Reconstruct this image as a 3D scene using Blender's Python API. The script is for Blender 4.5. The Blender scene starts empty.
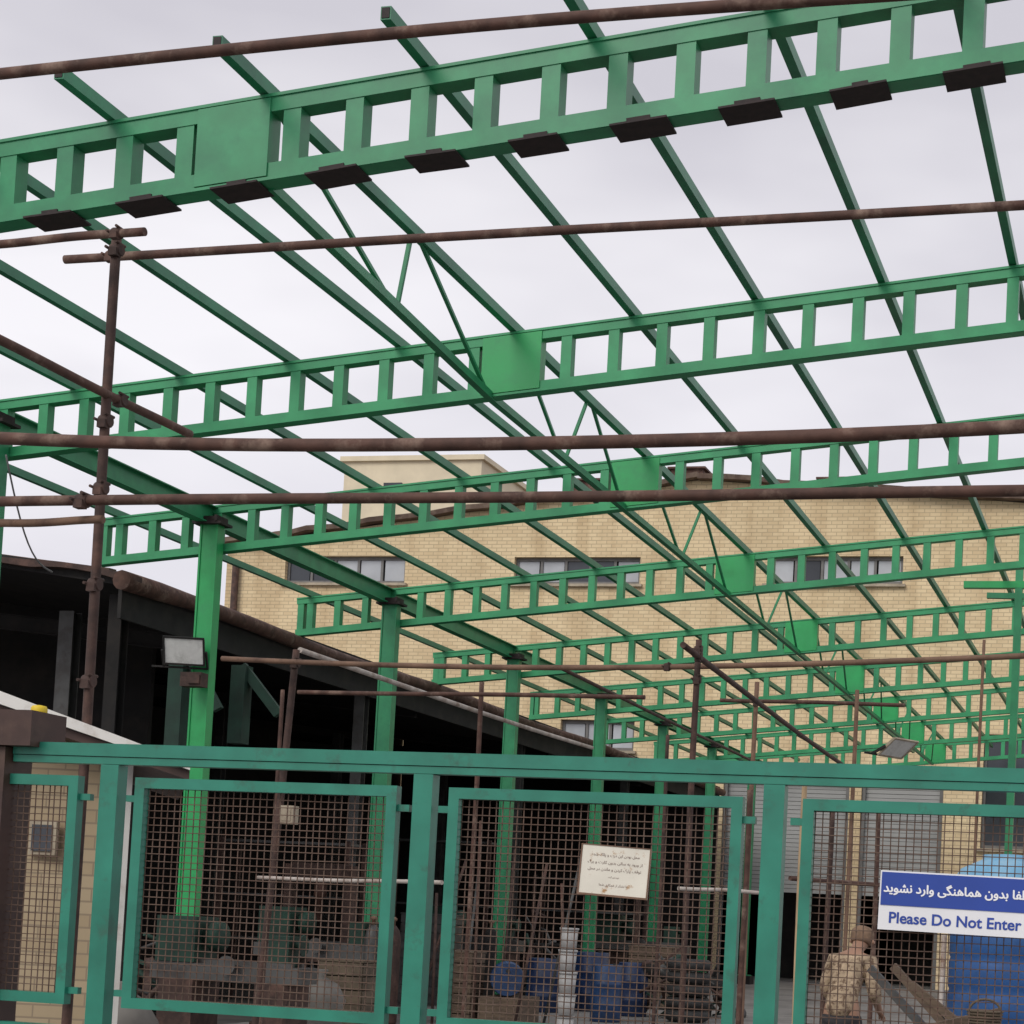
import bpy, bmesh, math, random
from mathutils import Vector as V, Matrix
random.seed(7)
C = bpy.context.scene.collection
EYE = 1.6
F, PX, PY = 1815.0, 715.9, 836.1
r1 = V((.97078, -.03551, .23733)).normalized()
r2 = V((.23509, -.05779, -.97025)); r2 = (r2 - r1*r2.dot(r1)).normalized()
r3 = r1.cross(r2)
R = Matrix((r1, r2, r3))                      # camera axes -> world axes

def W(px, py, X=None, Y=None, Z=None, D=None):
    """world point seen at a pixel of the photograph, on a given real plane or at a given distance"""
    c = V((px-PX, PY-py, -F)); w = R @ c
    if D is not None: t = D/F
    elif Y is not None: t = Y/w.y
    elif X is not None: t = X/w.x
    else: t = (Z-EYE)/w.z
    return V((w.x*t, w.y*t, w.z*t+EYE))

# ------------------------------------------------------------------ materials
def mat(name, base, var=.25, scale=6, rough=.6, metal=0., bump=0., second=None, amount=.5, scale2=3, soft=.12, stretch=(1,1,1)):
    m = bpy.data.materials.new(name); m.use_nodes = True
    nt = m.node_tree; N = nt.nodes; L = nt.links
    b = N['Principled BSDF']
    tc = N.new('ShaderNodeTexCoord'); mp = N.new('ShaderNodeMapping'); mp.inputs['Scale'].default_value = stretch
    L.new(tc.outputs['Object'], mp.inputs[0])
    n1 = N.new('ShaderNodeTexNoise'); n1.inputs['Scale'].default_value = scale; n1.inputs['Detail'].default_value = 4
    L.new(mp.outputs[0], n1.inputs[0])
    cr = N.new('ShaderNodeValToRGB'); cr.color_ramp.elements[0].position = .3; cr.color_ramp.elements[1].position = .72
    cr.color_ramp.elements[0].color = (*[c*(1-var) for c in base], 1); cr.color_ramp.elements[1].color = (*[min(1, c*(1+var)) for c in base], 1)
    L.new(n1.outputs[0], cr.inputs[0]); out = cr.outputs[0]
    if second:
        n2 = N.new('ShaderNodeTexNoise'); n2.inputs['Scale'].default_value = scale2; n2.inputs['Detail'].default_value = 5; n2.inputs['Roughness'].default_value = .7
        L.new(mp.outputs[0], n2.inputs[0])
        c2 = N.new('ShaderNodeValToRGB'); e = c2.color_ramp.elements; p = 1-amount
        e[0].position = max(0, p-soft); e[1].position = min(1, p+soft)
        L.new(n2.outputs[0], c2.inputs[0])
        mx = N.new('ShaderNodeMixRGB'); L.new(c2.outputs[0], mx.inputs[0]); L.new(out, mx.inputs[1]); mx.inputs[2].default_value = (*second, 1)
        out = mx.outputs[0]
    L.new(out, b.inputs['Base Color'])
    b.inputs['Roughness'].default_value = rough; b.inputs['Metallic'].default_value = metal
    if bump:
        bp = N.new('ShaderNodeBump'); bp.inputs['Strength'].default_value = bump; bp.inputs['Distance'].default_value = .01
        L.new(n1.outputs[0], bp.inputs['Height']); L.new(bp.outputs[0], b.inputs['Normal'])
    return m

M = {}
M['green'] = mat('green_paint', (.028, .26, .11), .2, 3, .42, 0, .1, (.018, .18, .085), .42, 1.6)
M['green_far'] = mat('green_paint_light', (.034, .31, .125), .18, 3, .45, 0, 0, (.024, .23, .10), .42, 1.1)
M['green_fresh'] = mat('green_paint_fresh', (.018, .36, .10), .2, 4, .4, 0, 0, (.024, .26, .09), .4, 2)
M['purlin'] = mat('green_purlin', (.026, .22, .105), .25, 2.5, .45, 0, 0, (.018, .14, .075), .45, 1)
M['gate'] = mat('gate_paint', (.022, .205, .14), .2, 5, .4, 0, .2, (.03, .13, .09), .37, 6, .06)
M['darkplate'] = mat('primer_and_hollow_shade', (.022, .012, .012), .4, 20, .7)  # dark plates; also paints the shade inside the purlin ends
M['rust'] = mat('rusty_tube', (.09, .044, .032), .4, 9, .75, .1, .5, (.25, .17, .13), .38, 4, .09)
M['rust_light'] = mat('rusty_tube_light', (.22, .13, .085), .35, 8, .75, .1, .5, (.10, .055, .038), .42, 4)
M['rust_dark'] = mat('rusty_tube_dark', (.055, .03, .024), .4, 9, .75, .1, .5, (.13, .068, .05), .4, 5)
M['pale_tube'] = mat('pale_tube', (.45, .40, .36), .2, 6, .6, 0, .2, (.2, .12, .08), .4, 4)
M['wire'] = mat('rusty_wire', (.095, .055, .038), .4, 14, .8, 0, 0, (.15, .10, .075), .45, 8)
M['brown'] = mat('brown_steel', (.055, .026, .02), .3, 5, .6, 0, .25, (.09, .05, .035), .4, 4)
M['yellow'] = mat('yellow_plastic', (.7, .5, .02), .1, 8, .5)
M['white'] = mat('white_paint', (.72, .70, .66), .08, 4, .55, 0, .05, (.5, .44, .38), .34, 5)
M['signwhite'] = mat('sign_white', (.80, .80, .82), .04, 3, .4, 0, 0, (.66, .63, .58), .22, 9)
M['notice'] = mat('stained_notice', (.74, .70, .60), .08, 6, .5, 0, 0, (.42, .24, .11), .36, 16, .05)
M['signblue'] = mat('sign_blue', (.02, .06, .33), .08, 4, .4)
M['ink'] = mat('brown_ink', (.17, .10, .085), .1, 30, .6)
M['letter'] = mat('white_letter', (.88, .88, .90), .03, 3, .45)
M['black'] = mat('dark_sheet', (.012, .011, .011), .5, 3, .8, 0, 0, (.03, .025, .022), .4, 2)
M['shadow'] = mat('interior_shade', (.010, .009, .009), .4, 2, .9, 0, 0, (.022, .018, .015), .4, 1.5)  # near-black: the darkness inside the shed is put into the colour
M['dark_green'] = mat('deep_green', (.006, .035, .022), .4, 4, .7)  # very dark green for brackets and machine parts
M['concrete'] = mat('concrete', (.20, .19, .18), .2, 2.5, .9, 0, .3, (.12, .115, .11), .45, .5)
M['floor_dark'] = mat('shaded_floor', (.05, .046, .042), .35, 2, .85, 0, .2, (.09, .08, .07), .4, .7)  # floor tone carries the shade under the shed roof
M['beige'] = mat('beige_render', (.72, .63, .46), .08, 1, .9, 0, 0, (.62, .54, .40), .4, .4)
M['eave'] = mat('rusty_eave', (.09, .055, .04), .45, 2, .85, 0, .3, (.20, .15, .11), .42, 1.2)
M['frame'] = mat('window_frame', (.15, .145, .14), .2, 5, .6)
M['pane_dark'] = mat('dark_pane', (.04, .045, .055), .3, .8, .15)
M['pane_light'] = mat('pale_pane', (.42, .44, .47), .2, .9, .25)
M['lamp_glass'] = mat('lamp_glass', (.72, .72, .70), .12, 8, .12, 0, 0, (.5, .5, .48), .4, 5)
M['shutter'] = mat('shutter_grey', (.34, .34, .33), .12, .6, .6, 0, 0, (.24, .24, .235), .4, .4)
M['blue'] = mat('blue_paint', (.008, .024, .08), .25, 4, .4, 0, 0, (.014, .03, .07), .4, 2)
M['drumblue'] = mat('drum_blue', (.012, .045, .13), .25, 4, .45, 0, 0, (.016, .026, .055), .42, 3)
M['tank'] = mat('tank_blue', (.02, .085, .26), .25, 4, .45, 0, .1, (.035, .11, .25), .4, 2)
M['blue_pale'] = mat('pale_blue_plastic', (.16, .38, .58), .15, 3, .45, 0, .1, (.3, .46, .56), .4, 3)
M['grey_metal'] = mat('grey_metal', (.085, .085, .083), .25, 4, .5, .3, .1, (.05, .04, .036), .4, 3)
M['wood'] = mat('timber', (.13, .09, .06), .3, 5, .8, 0, .3, (.07, .05, .038), .4, 3, stretch=(1, 1, 6))
M['wood_pale'] = mat('pale_timber', (.48, .34, .2), .25, 5, .8, 0, .3, stretch=(4, 4, 1))
M['carton'] = mat('cardboard', (.12, .09, .06), .4, 4, .85, 0, 0, (.05, .038, .03), .4, 3)
M['sack'] = mat('dusty_sack', (.15, .14, .125), .2, 5, .8, 0, .3)
M['pail'] = mat('white_pail', (.42, .41, .40), .12, 5, .5)
M['khaki'] = mat('khaki_cloth', (.44, .33, .22), .3, 14, .9, 0, .3, (.15, .095, .06), .46, 22, .05)
M['scarf'] = mat('brown_scarf', (.22, .14, .09), .3, 18, .9)
M['trousers'] = mat('dark_cloth', (.035, .032, .035), .3, 8, .9)
M['skin'] = mat('skin', (.36, .20, .13), .08, 10, .5)
M['rubber'] = mat('rubber', (.02, .02, .02), .2, 8, .7)
M['cable'] = mat('grey_cable', (.12, .12, .12), .1, 8, .6)
M['plaster'] = mat('flaking_plaster', (.42, .36, .27), .2, 3, .9, 0, .2, (.2, .15, .11), .42, 2)

def brick_mat(name, bw, rh, mo, c1, c2, c3):
    m = bpy.data.materials.new(name); m.use_nodes = True; nt = m.node_tree; N = nt.nodes; L = nt.links
    b = N['Principled BSDF']; tc = N.new('ShaderNodeTexCoord'); sp = N.new('ShaderNodeSeparateXYZ'); cb = N.new('ShaderNodeCombineXYZ')
    L.new(tc.outputs['Object'], sp.inputs[0])
    ad = N.new('ShaderNodeMath'); ad.operation = 'ADD'; L.new(sp.outputs[0], ad.inputs[0]); L.new(sp.outputs[1], ad.inputs[1])
    L.new(ad.outputs[0], cb.inputs[0]); L.new(sp.outputs[2], cb.inputs[1])
    br = N.new('ShaderNodeTexBrick'); L.new(cb.outputs[0], br.inputs[0])
    br.inputs['Scale'].default_value = 1; br.inputs['Brick Width'].default_value = bw; br.inputs['Row Height'].default_value = rh
    br.inputs['Mortar Size'].default_value = mo; br.inputs['Mortar Smooth'].default_value = .3; br.inputs['Bias'].default_value = -.2
    br.inputs['Color1'].default_value = (*c1, 1); br.inputs['Color2'].default_value = (*c2, 1); br.inputs['Mortar'].default_value = (*c3, 1)
    n = N.new('ShaderNodeTexNoise'); n.inputs['Scale'].default_value = .35; n.inputs['Detail'].default_value = 7; n.inputs['Roughness'].default_value = .65; L.new(tc.outputs['Object'], n.inputs[0])
    cr = N.new('ShaderNodeValToRGB'); cr.color_ramp.elements[0].position = .3; cr.color_ramp.elements[1].position = .7
    cr.color_ramp.elements[0].color = (.78, .75, .71, 1); cr.color_ramp.elements[1].color = (1.05, 1.03, 1, 1); L.new(n.outputs[0], cr.inputs[0])
    # rain streaks running down the wall
    mp = N.new('ShaderNodeMapping'); mp.inputs['Scale'].default_value = (1.4, 1.4, .07); L.new(tc.outputs['Object'], mp.inputs[0])
    n3 = N.new('ShaderNodeTexNoise'); n3.inputs['Scale'].default_value = 1; n3.inputs['Detail'].default_value = 4; L.new(mp.outputs[0], n3.inputs[0])
    c3_ = N.new('ShaderNodeValToRGB'); c3_.color_ramp.elements[0].position = .36; c3_.color_ramp.elements[1].position = .52
    c3_.color_ramp.elements[0].color = (.86, .83, .80, 1); c3_.color_ramp.elements[1].color = (1, 1, 1, 1); L.new(n3.outputs[0], c3_.inputs[0])
    mx = N.new('ShaderNodeMixRGB'); mx.blend_type = 'MULTIPLY'; mx.inputs[0].default_value = 1
    m2 = N.new('ShaderNodeMixRGB'); m2.blend_type = 'MULTIPLY'; m2.inputs[0].default_value = 1
    L.new(br.outputs[0], mx.inputs[1]); L.new(cr.outputs[0], mx.inputs[2]); L.new(mx.outputs[0], m2.inputs[1]); L.new(c3_.outputs[0], m2.inputs[2]); L.new(m2.outputs[0], b.inputs['Base Color'])
    b.inputs['Roughness'].default_value = .9
    return m
M['brick'] = brick_mat('yellow_brick', .32, .112, .014, (.82, .67, .43), (.70, .55, .34), (.55, .44, .29))
M['brick_near'] = brick_mat('near_brick', .22, .07, .006, (.46, .37, .25), (.40, .31, .20), (.30, .24, .17))

# ------------------------------------------------------------------ mesh builder
class MB:
    def __init__(s): s.v = []; s.f = []; s.sm = []; s.mi = []; s.cur = 0
    def face(s, idx, smooth=False): s.f.append(idx); s.sm.append(smooth); s.mi.append(s.cur)
    def poly(s, pts):
        n = len(s.v); s.v += [V(p) for p in pts]; s.face(list(range(n, n+len(pts))))
    def hexa(s, p):
        n = len(s.v); s.v += [V(q) for q in p]
        for q in ((0,3,2,1), (4,5,6,7), (0,1,5,4), (1,2,6,5), (2,3,7,6), (3,0,4,7)): s.face([n+i for i in q])
    def box(s, c, sx, sy, sz, ax=None):
        c = V(c); a = ax or (V((1,0,0)), V((0,1,0)), V((0,0,1)))
        h = (sx/2, sy/2, sz/2); q = []
        for k in (-1, 1):
            for i, j in ((-1,-1), (1,-1), (1,1), (-1,1)): q.append(c+a[0]*h[0]*i+a[1]*h[1]*j+a[2]*h[2]*k)
        s.hexa(q)
    def bar(s, a, b, w, h, up=V((0,0,1))):
        a = V(a); b = V(b); d = (b-a).normalized()
        if abs(d.dot(up)) > .98: up = V((0,1,0))
        x = d.cross(up).normalized(); u = x.cross(d)
        s.box((a+b)/2, w, (b-a).length, h, (x, d, u))
    def isec(s, a, b, w, h, up=V((0,0,1)), t=.012):
        a = V(a); b = V(b); d = (b-a).normalized(); x = d.cross(up).normalized(); u = x.cross(d); c = (a+b)/2; l = (b-a).length
        s.box(c+u*(h/2-t/2), w, l, t, (x, d, u)); s.box(c-u*(h/2-t/2), w, l, t, (x, d, u)); s.box(c, t, l, h-2*t, (x, d, u))
    def tube(s, pts, r, n=12, caps=True):
        pts = [V(p) for p in pts]; rs = r if isinstance(r, (list, tuple)) else [r]*len(pts)
        base = len(s.v); d0 = (pts[1]-pts[0]).normalized(); ref = V((0,0,1)) if abs(d0.z) < .9 else V((0,1,0))
        for i, p in enumerate(pts):
            d = (pts[min(i+1, len(pts)-1)]-pts[max(i-1, 0)]).normalized(); x = d.cross(ref).normalized(); y = x.cross(d)
            for k in range(n):
                t = 2*math.pi*k/n; s.v.append(p+(x*math.cos(t)+y*math.sin(t))*rs[i])
        for i in range(len(pts)-1):
            for k in range(n):
                a = base+i*n+k; b = base+i*n+(k+1) % n; s.face([a, b, b+n, a+n], True)
        if caps:
            s.face([base+k for k in range(n)][::-1]); e = base+(len(pts)-1)*n; s.face([e+k for k in range(n)])
    def lathe(s, c, prof, n=20, axis=V((0,0,1))):
        c = V(c); axis = V(axis).normalized(); ref = V((1,0,0)) if abs(axis.x) < .9 else V((0,1,0)); x = axis.cross(ref).normalized(); y = axis.cross(x)
        base = len(s.v)
        for r, z in prof:
            for k in range(n):
                t = 2*math.pi*k/n; s.v.append(c+axis*z+(x*math.cos(t)+y*math.sin(t))*max(r, .0005))
        for i in range(len(prof)-1):
            for k in range(n):
                a = base+i*n+k; b = base+i*n+(k+1) % n; s.face([a, b, b+n, a+n], True)
        s.face([base+k for k in range(n)][::-1]); e = base+(len(prof)-1)*n; s.face([e+k for k in range(n)])
    def ring(s, c, Rr, r, n=24, m=10):
        b = len(s.v)
        for i in range(n):
            a = 2*math.pi*i/n
            for j in range(m):
                t = 2*math.pi*j/m; s.v.append(V(c)+V(((Rr+r*math.cos(t))*math.cos(a), (Rr+r*math.cos(t))*math.sin(a), r*.9*math.sin(t))))
        for i in range(n):
            for j in range(m): s.face([b+i*m+j, b+((i+1) % n)*m+j, b+((i+1) % n)*m+(j+1) % m, b+i*m+(j+1) % m], True)
    def build(s, name, mats, parent=None, loc=None, label=None):
        o0 = V((0,0,0))
        if parent is not None:
            r = parent
            while r.parent: r = r.parent
            o0 = r.location.copy()
        elif loc is not None: o0 = V(loc)
        me = bpy.data.meshes.new(name); me.from_pydata([tuple(v-o0) for v in s.v], [], s.f)
        if not isinstance(mats, (list, tuple)): mats = [mats]
        for m in mats: me.materials.append(m)
        for p, q, k in zip(me.polygons, s.sm, s.mi): p.use_smooth = q; p.material_index = min(k, len(mats)-1)
        me.update()
        bm = bmesh.new(); bm.from_mesh(me); bmesh.ops.recalc_face_normals(bm, faces=bm.faces); bm.to_mesh(me); bm.free()
        o = bpy.data.objects.new(name, me); C.objects.link(o)
        if parent is not None: o.parent = parent
        else: o.location = o0
        if label: o['label'] = label
        return o

def tag(o, label, cat, group=None):
    o['label'] = label; o['category'] = cat
    if group: o['group'] = group
    return o
def thing(name, label, cat, loc, group=None):
    o = bpy.data.objects.new(name, None); C.objects.link(o); o.location = loc; o.empty_display_size = .2
    return tag(o, label, cat, group)
Z = V((0,0,1))

# ------------------------------------------------------------------ setting
g = MB(); g.poly([(-400,-150,0), (400,-150,0), (400,700,0), (-400,700,0)])
o = g.build('ground', M['concrete']); o['kind'] = 'structure'
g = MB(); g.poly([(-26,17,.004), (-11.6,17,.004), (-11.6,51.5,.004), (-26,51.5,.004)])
o = g.build('shed_floor_shade', M['floor_dark']); o['kind'] = 'structure'  # dark sheet over the ground, painting the shade inside the shed

# ------------------------------------------------------------------ green canopy
YB = [10.21, 14.75, 18.93, 24.0, 29.11, 34.12, 38.73, 43.3, 47.9]
XC = -10.8; XL = -12.28; XR = 1.5
Zt = lambda X: EYE+4.56+.0968*(X-XC)
can = thing('steel_canopy', 'large unfinished green steel canopy frame of ladder beams, columns and purlins above the yard', 'canopy', (XC, YB[1], 0))
PXs = [-5.83, -5.63, -5.72, -5.77, -5.83, -5.85, -5.83, -5.84, -5.84]
n_up = 0; rest = MB()
BH = .56
for i, Y in enumerate(YB):
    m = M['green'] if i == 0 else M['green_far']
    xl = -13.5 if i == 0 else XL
    dep = .14 if i == 0 else .12; ch = .115 if i == 0 else .095
    a = V((xl, Y, Zt(xl))); b = V((XR, Y, Zt(XR)))
    def chord(off, sgn):
        q2 = MB(); c0 = a-Z*off; c1 = b-Z*off
        q2.bar(c0, c1, dep, ch, Z)
        q2.bar(c0+V((0,-dep/2-.004,0))+Z*sgn*(ch/2-.012), c1+V((0,-dep/2-.004,0))+Z*sgn*(ch/2-.012), .012, .02, Z)
        return q2
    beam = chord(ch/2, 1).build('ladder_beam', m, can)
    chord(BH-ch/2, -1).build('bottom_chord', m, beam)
    px0 = PXs[i]; pw = .50 if i == 0 else .54; pitch = .424; uw = .118 if i == 0 else .095
    xs = []
    x = px0+pw/2+uw/2+(.09 if i == 0 else .18)
    while x < XR: xs.append(x); x += pitch
    x = px0-pw/2-uw/2-.04
    while x > xl+.05: xs.append(x); x -= pitch
    if i: xs.append(xl+.06)
    for x in xs:
        x += random.uniform(-.008, .008)
        top = V((x, Y, Zt(x)-ch+.003)); bot = V((x, Y, Zt(x)-BH+ch-.003))
        if n_up < 100 and i <= 3:
            u = MB(); u.box((top+bot)/2, uw, dep-.012, (top-bot).length); u.build('upright', m, beam); n_up += 1
        else:
            rest.box((top+bot)/2, uw, dep-.012, (top-bot).length)
    pl = MB()
    pl.hexa([(px0-pw/2, Y-dep/2-.012, Zt(px0-pw/2)-BH+.03), (px0+pw/2, Y-dep/2-.012, Zt(px0+pw/2)-BH+.03), (px0+pw/2, Y+dep/2-.003, Zt(px0+pw/2)-BH+.03), (px0-pw/2, Y+dep/2-.003, Zt(px0-pw/2)-BH+.03),
             (px0-pw/2, Y-dep/2-.012, Zt(px0-pw/2)-.03), (px0+pw/2, Y-dep/2-.012, Zt(px0+pw/2)-.03), (px0+pw/2, Y+dep/2-.003, Zt(px0+pw/2)-.03), (px0-pw/2, Y+dep/2-.003, Zt(px0-pw/2)-.03)])
    pl.build('splice_plate', M['green'] if i == 0 else M['green_fresh'], beam)
    if i == 0:
        for j in range(10):
            x = -7.098+.6569*j; z = Zt(x)-BH
            k = MB(); tl = random.uniform(-.03, .03); sl = .0968+tl; ax = (V((1,0,sl)).normalized(), V((0,1,0)), V((-sl,0,1)).normalized())
            k.box((x, Y-.0, z-.012), .33+random.uniform(-.02,.03), .24, .012, ax)
            k.box((x+random.uniform(-.02,.02), Y-.082, z+.012), .13+random.uniform(-.04,.04), .014, .03, ax)
            k.build('bearing_plate', M['darkplate'], beam)
rs = rest.build('upright', M['green_far'], can); rs['kind'] = 'stuff'
for j in range(-5, 8):
    X = -6.707+1.075*j; z = Zt(X)+.045; y0 = 9.54+random.uniform(-.03,.03)
    p = MB(); p.bar((X, y0, z), (X, 50, z), .065, .08)
    pu = p.build('purlin', M['purlin'], can)
    e = MB(); e.box((X, y0-.002, z), .05, .006, .062); e.build('end_shade', M['darkplate'], pu)  # dark patch on a solid end, painting the shade in the hollow
xz = lambda y: -5.62-.045*(y-10.2) if y < 14.75 else -5.825-.003*(y-14.75)
p = MB()
for ya, yb in ((10.25, 14.75), (14.75, 30), (30, 48)): p.bar((xz(ya), ya, Zt(xz(ya))-BH+.02), (xz(yb), yb, Zt(xz(yb))-BH+.02), .065, .065)
p.build('lower_truss_chord', M['green'], can)
for i in range(len(YB)-1):
    y0, y1 = YB[i], YB[i+1]; L_ = y1-y0
    for fa, fb in ((.01,.46), (.50,.50), (.54,.97)):
        ya = y0+fa*L_; yb = y0+fb*L_
        p = MB(); p.bar((-5.64, ya, Zt(-5.64)+.02), (xz(yb), yb, Zt(xz(yb))-BH+.03), .03, .03, V((0,1,0)) if fa == fb else Z); p.build('truss_brace', M['green'], can)
p = MB(); p.isec((XC-.02, 12.2, EYE+4.56-.13), (XC-.02, 49.5, EYE+4.56-.13), .14, .22); p.build('eaves_girder', M['green'], can)
for i in range(1, len(YB)):
    Y = YB[i]-.16; p = MB()
    h0 = .85 if i < 3 else .25; h1 = EYE+4.30
    mt = M['green_fresh'] if i == 2 else M['green']
    w = .245 if i < 4 else .23; dd = .15
    c = V((XC+(.14 if i == 1 else .05), Y, 0))
    p.box(c+V((-w/2+.02,0,(h0+h1)/2)), .022, dd, h1-h0); p.box(c+V((w/2-.02,0,(h0+h1)/2)), .022, dd, h1-h0); p.box(c+V((0,-.05,(h0+h1)/2)), w-.064, .022, h1-h0)
    col = p.build('column', mt, can)
    k = MB(); k.box(c+V((0,0,h1+.012)), .36, .28, .03); k.box(c+V((0,0,h1+.06)), .22, .2, .065); k.box(c+V((-.12,-.02,h1+.06)), .03, .26, .07); k.box(c+V((.12,-.02,h1+.06)), .03, .26, .07); k.build('cap_plate', M['darkplate'], col)
    k = MB(); k.box(c+V((0,0,h0-.012)), .4, .34, .024); k.build('base_plate', M['green'], col)
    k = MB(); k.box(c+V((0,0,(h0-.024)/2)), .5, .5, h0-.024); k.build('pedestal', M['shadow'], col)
p = MB(); pt = W(1019, 590, Y=27); p.box((pt.x, pt.y, pt.z/2+.1), .11, .11, pt.z+.5)
cp = p.build('column', M['green'], can)
p = MB(); a = W(964, 585, Y=27); p.bar(a, V((pt.x+2, a.y, a.z)), .12, .10); p.build('arm', M['green_fresh'], cp)
p = MB(); p.bar(a+V((.35,0,-.16)), V((pt.x+2, a.y, a.z-.2)), .1, .08); p.build('arm', M['green'], cp)
for i in range(0, len(YB), 2):
    p = MB(); p.box((XR-.3, YB[i]-.16, (Zt(XR-.3)-BH)/2), .26, .2, Zt(XR-.3)-BH); p.build('column', M['green'], can)

# ------------------------------------------------------------------ yellow brick hall
YW = 52.0
hall = thing('brick_hall', 'big yellow brick industrial hall with low gable roof closing the far end of the yard', 'building', (-14, YW, 0))
def wr(x0, y0, x1, y1):
    a = W((x0+x1)/2, y1, Y=YW); b = W((x0+x1)/2, y0, Y=YW); return (W(x0,(y0+y1)/2,Y=YW).x, W(x1,(y0+y1)/2,Y=YW).x, a.z, b.z)
wins = [wr(285,556,405,583), wr(514,557,640,584), wr(767,556,903,584), wr(560,720,634,750), wr(982,735,1070,850)]
doors = []
a = W(592, 765, Y=YW); b = W(712, 765, Y=YW); doors.append((a.x, b.x, 0, a.z))
a = W(724, 778, Y=YW); b = W(850, 778, Y=YW); doors.append((a.x, b.x, 0, a.z))
a = W(862, 780, Y=YW); b = W(944, 780, Y=YW); doors.append((a.x, b.x, 0, a.z))
xl = W(228, 547, Y=YW).x; xr = 9.0
ridge = W(700, 480, Y=YW); lt = W(228, 546, Y=YW).z; rt_ = ridge.z-.08*(xr-ridge.x)
zb = min(lt, rt_)-.02
holes = wins+doors
xs = sorted({xl, xr, *[h[0] for h in holes], *[h[1] for h in holes]}); zs = sorted({0, zb, *[min(h[2], zb) for h in holes], *[min(h[3], zb) for h in holes]})
w = MB()
for i in range(len(xs)-1):
    for j in range(len(zs)-1):
        cx = (xs[i]+xs[i+1])/2; cz = (zs[j]+zs[j+1])/2
        if any(h[0] < cx < h[1] and h[2] < cz < h[3] for h in holes): continue
        w.poly([(xs[i],YW,zs[j]), (xs[i+1],YW,zs[j]), (xs[i+1],YW,zs[j+1]), (xs[i],YW,zs[j+1])])
w.poly([(xl,YW,zb), (xr,YW,zb), (xr,YW,rt_), (ridge.x,YW,ridge.z), (xl,YW,lt)])
for h in holes:
    x0, x1, z0, z1 = h; y1 = YW+.35
    w.poly([(x0,YW,z0), (x0,y1,z0), (x0,y1,z1), (x0,YW,z1)]); w.poly([(x1,YW,z0), (x1,YW,z1), (x1,y1,z1), (x1,y1,z0)])
    w.poly([(x0,YW,z1), (x0,y1,z1), (x1,y1,z1), (x1,YW,z1)]); w.poly([(x0,YW,z0), (x1,YW,z0), (x1,y1,z0), (x0,y1,z0)])
w.poly([(xl,YW,0), (xl,YW,lt), (xl,YW+25,lt), (xl,YW+25,0)]); w.poly([(xr,YW,0), (xr,YW+25,0), (xr,YW+25,rt_), (xr,YW,rt_)])
w.build('wall', M['brick'], hall)
rf = MB()
def roof_slab(p0, p1, t, y0, y1, n=14):
    hs = [.03*math.sin(k*1.3)+random.uniform(-.02,.03) for k in range(n+1)]
    for k in range(n):
        a = p0.lerp(p1, k/n); b = p0.lerp(p1, (k+1)/n); da, db = hs[k], hs[k+1]; yy = y0
        rf.hexa([(a.x,yy,a.z+da-.02), (b.x,yy,b.z+db-.02), (b.x,y1,b.z-.02), (a.x,y1,a.z-.02), (a.x,yy,a.z+t+da), (b.x,yy,b.z+t+db), (b.x,y1,b.z+t), (a.x,y1,a.z+t)])
roof_slab(V((xl-.3,0,lt)), V((ridge.x,0,ridge.z)), .13, YW-.35, YW+25, 30)
roof_slab(V((ridge.x,0,ridge.z)), V((xr,0,rt_)), .13, YW-.35, YW+25, 26)
roof = rf.build('roof', M['eave'], hall)
for (px, py, ww, hh) in ((690, 478, 1.0, .35), (835, 486, .8, .2), (600, 487, 1.6, .2)):
    p = W(px, py, Y=YW+1.5); k = MB(); k.box(p+V((0,0,-hh/2)), ww, .8, hh*2); k.box(p+V((0,0,hh/2+.03)), ww+.2, 1., .06); k.build('roof_vent', M['rust'], roof)
p = W(236, 565, Y=YW-.15); k = MB(); k.tube([(p.x, YW-.15, p.z), (p.x, YW-.15, .1)], .11, 10); k.build('downpipe', M['rust_dark'], hall)
for wi, h in enumerate(wins):
    x0, x1, z0, z1 = h; y = YW+.2; f = MB(); t = .10; nP = 5 if wi < 3 else 3
    f.box(((x0+x1)/2,y,z0+t/2), x1-x0, .08, t); f.box(((x0+x1)/2,y,z1-t/2), x1-x0, .08, t)
    for k in range(nP+1):
        x = x0+t/2+(x1-x0-t)*k/nP; f.box((x,y,(z0+z1)/2), t*.8, .07, z1-z0-2*t)
    fr = f.build('window', M['frame'], hall)
    for k in range(nP):
        xa = x0+(x1-x0)*k/nP+.06; xb = x0+(x1-x0)*(k+1)/nP-.06
        q = MB(); q.box(((xa+xb)/2, y+.02, (z0+z1)/2), xb-xa, .02, z1-z0-.16)
        light = {0: [0,0,1,1,1], 1: [1,1,0,0,1], 2: [1,0,1,1,1], 3: [1,1,1], 4: [0,0,0]}[wi][k]
        q.build('pane', M['pane_light'] if light else M['pane_dark'], fr)
    s = MB(); s.box(((x0+x1)/2, YW-.03, z0-.05), x1-x0+.2, .2, .08); s.build('sill', M['plaster'], fr)
    s = MB(); s.box(((x0+x1)/2, YW+3, (z0+z1)/2), x1-x0+3, .1, z1-z0+2); s.build('dark_backing', M['shadow'], fr)  # dark sheet standing in for the unlit room behind the window
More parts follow.
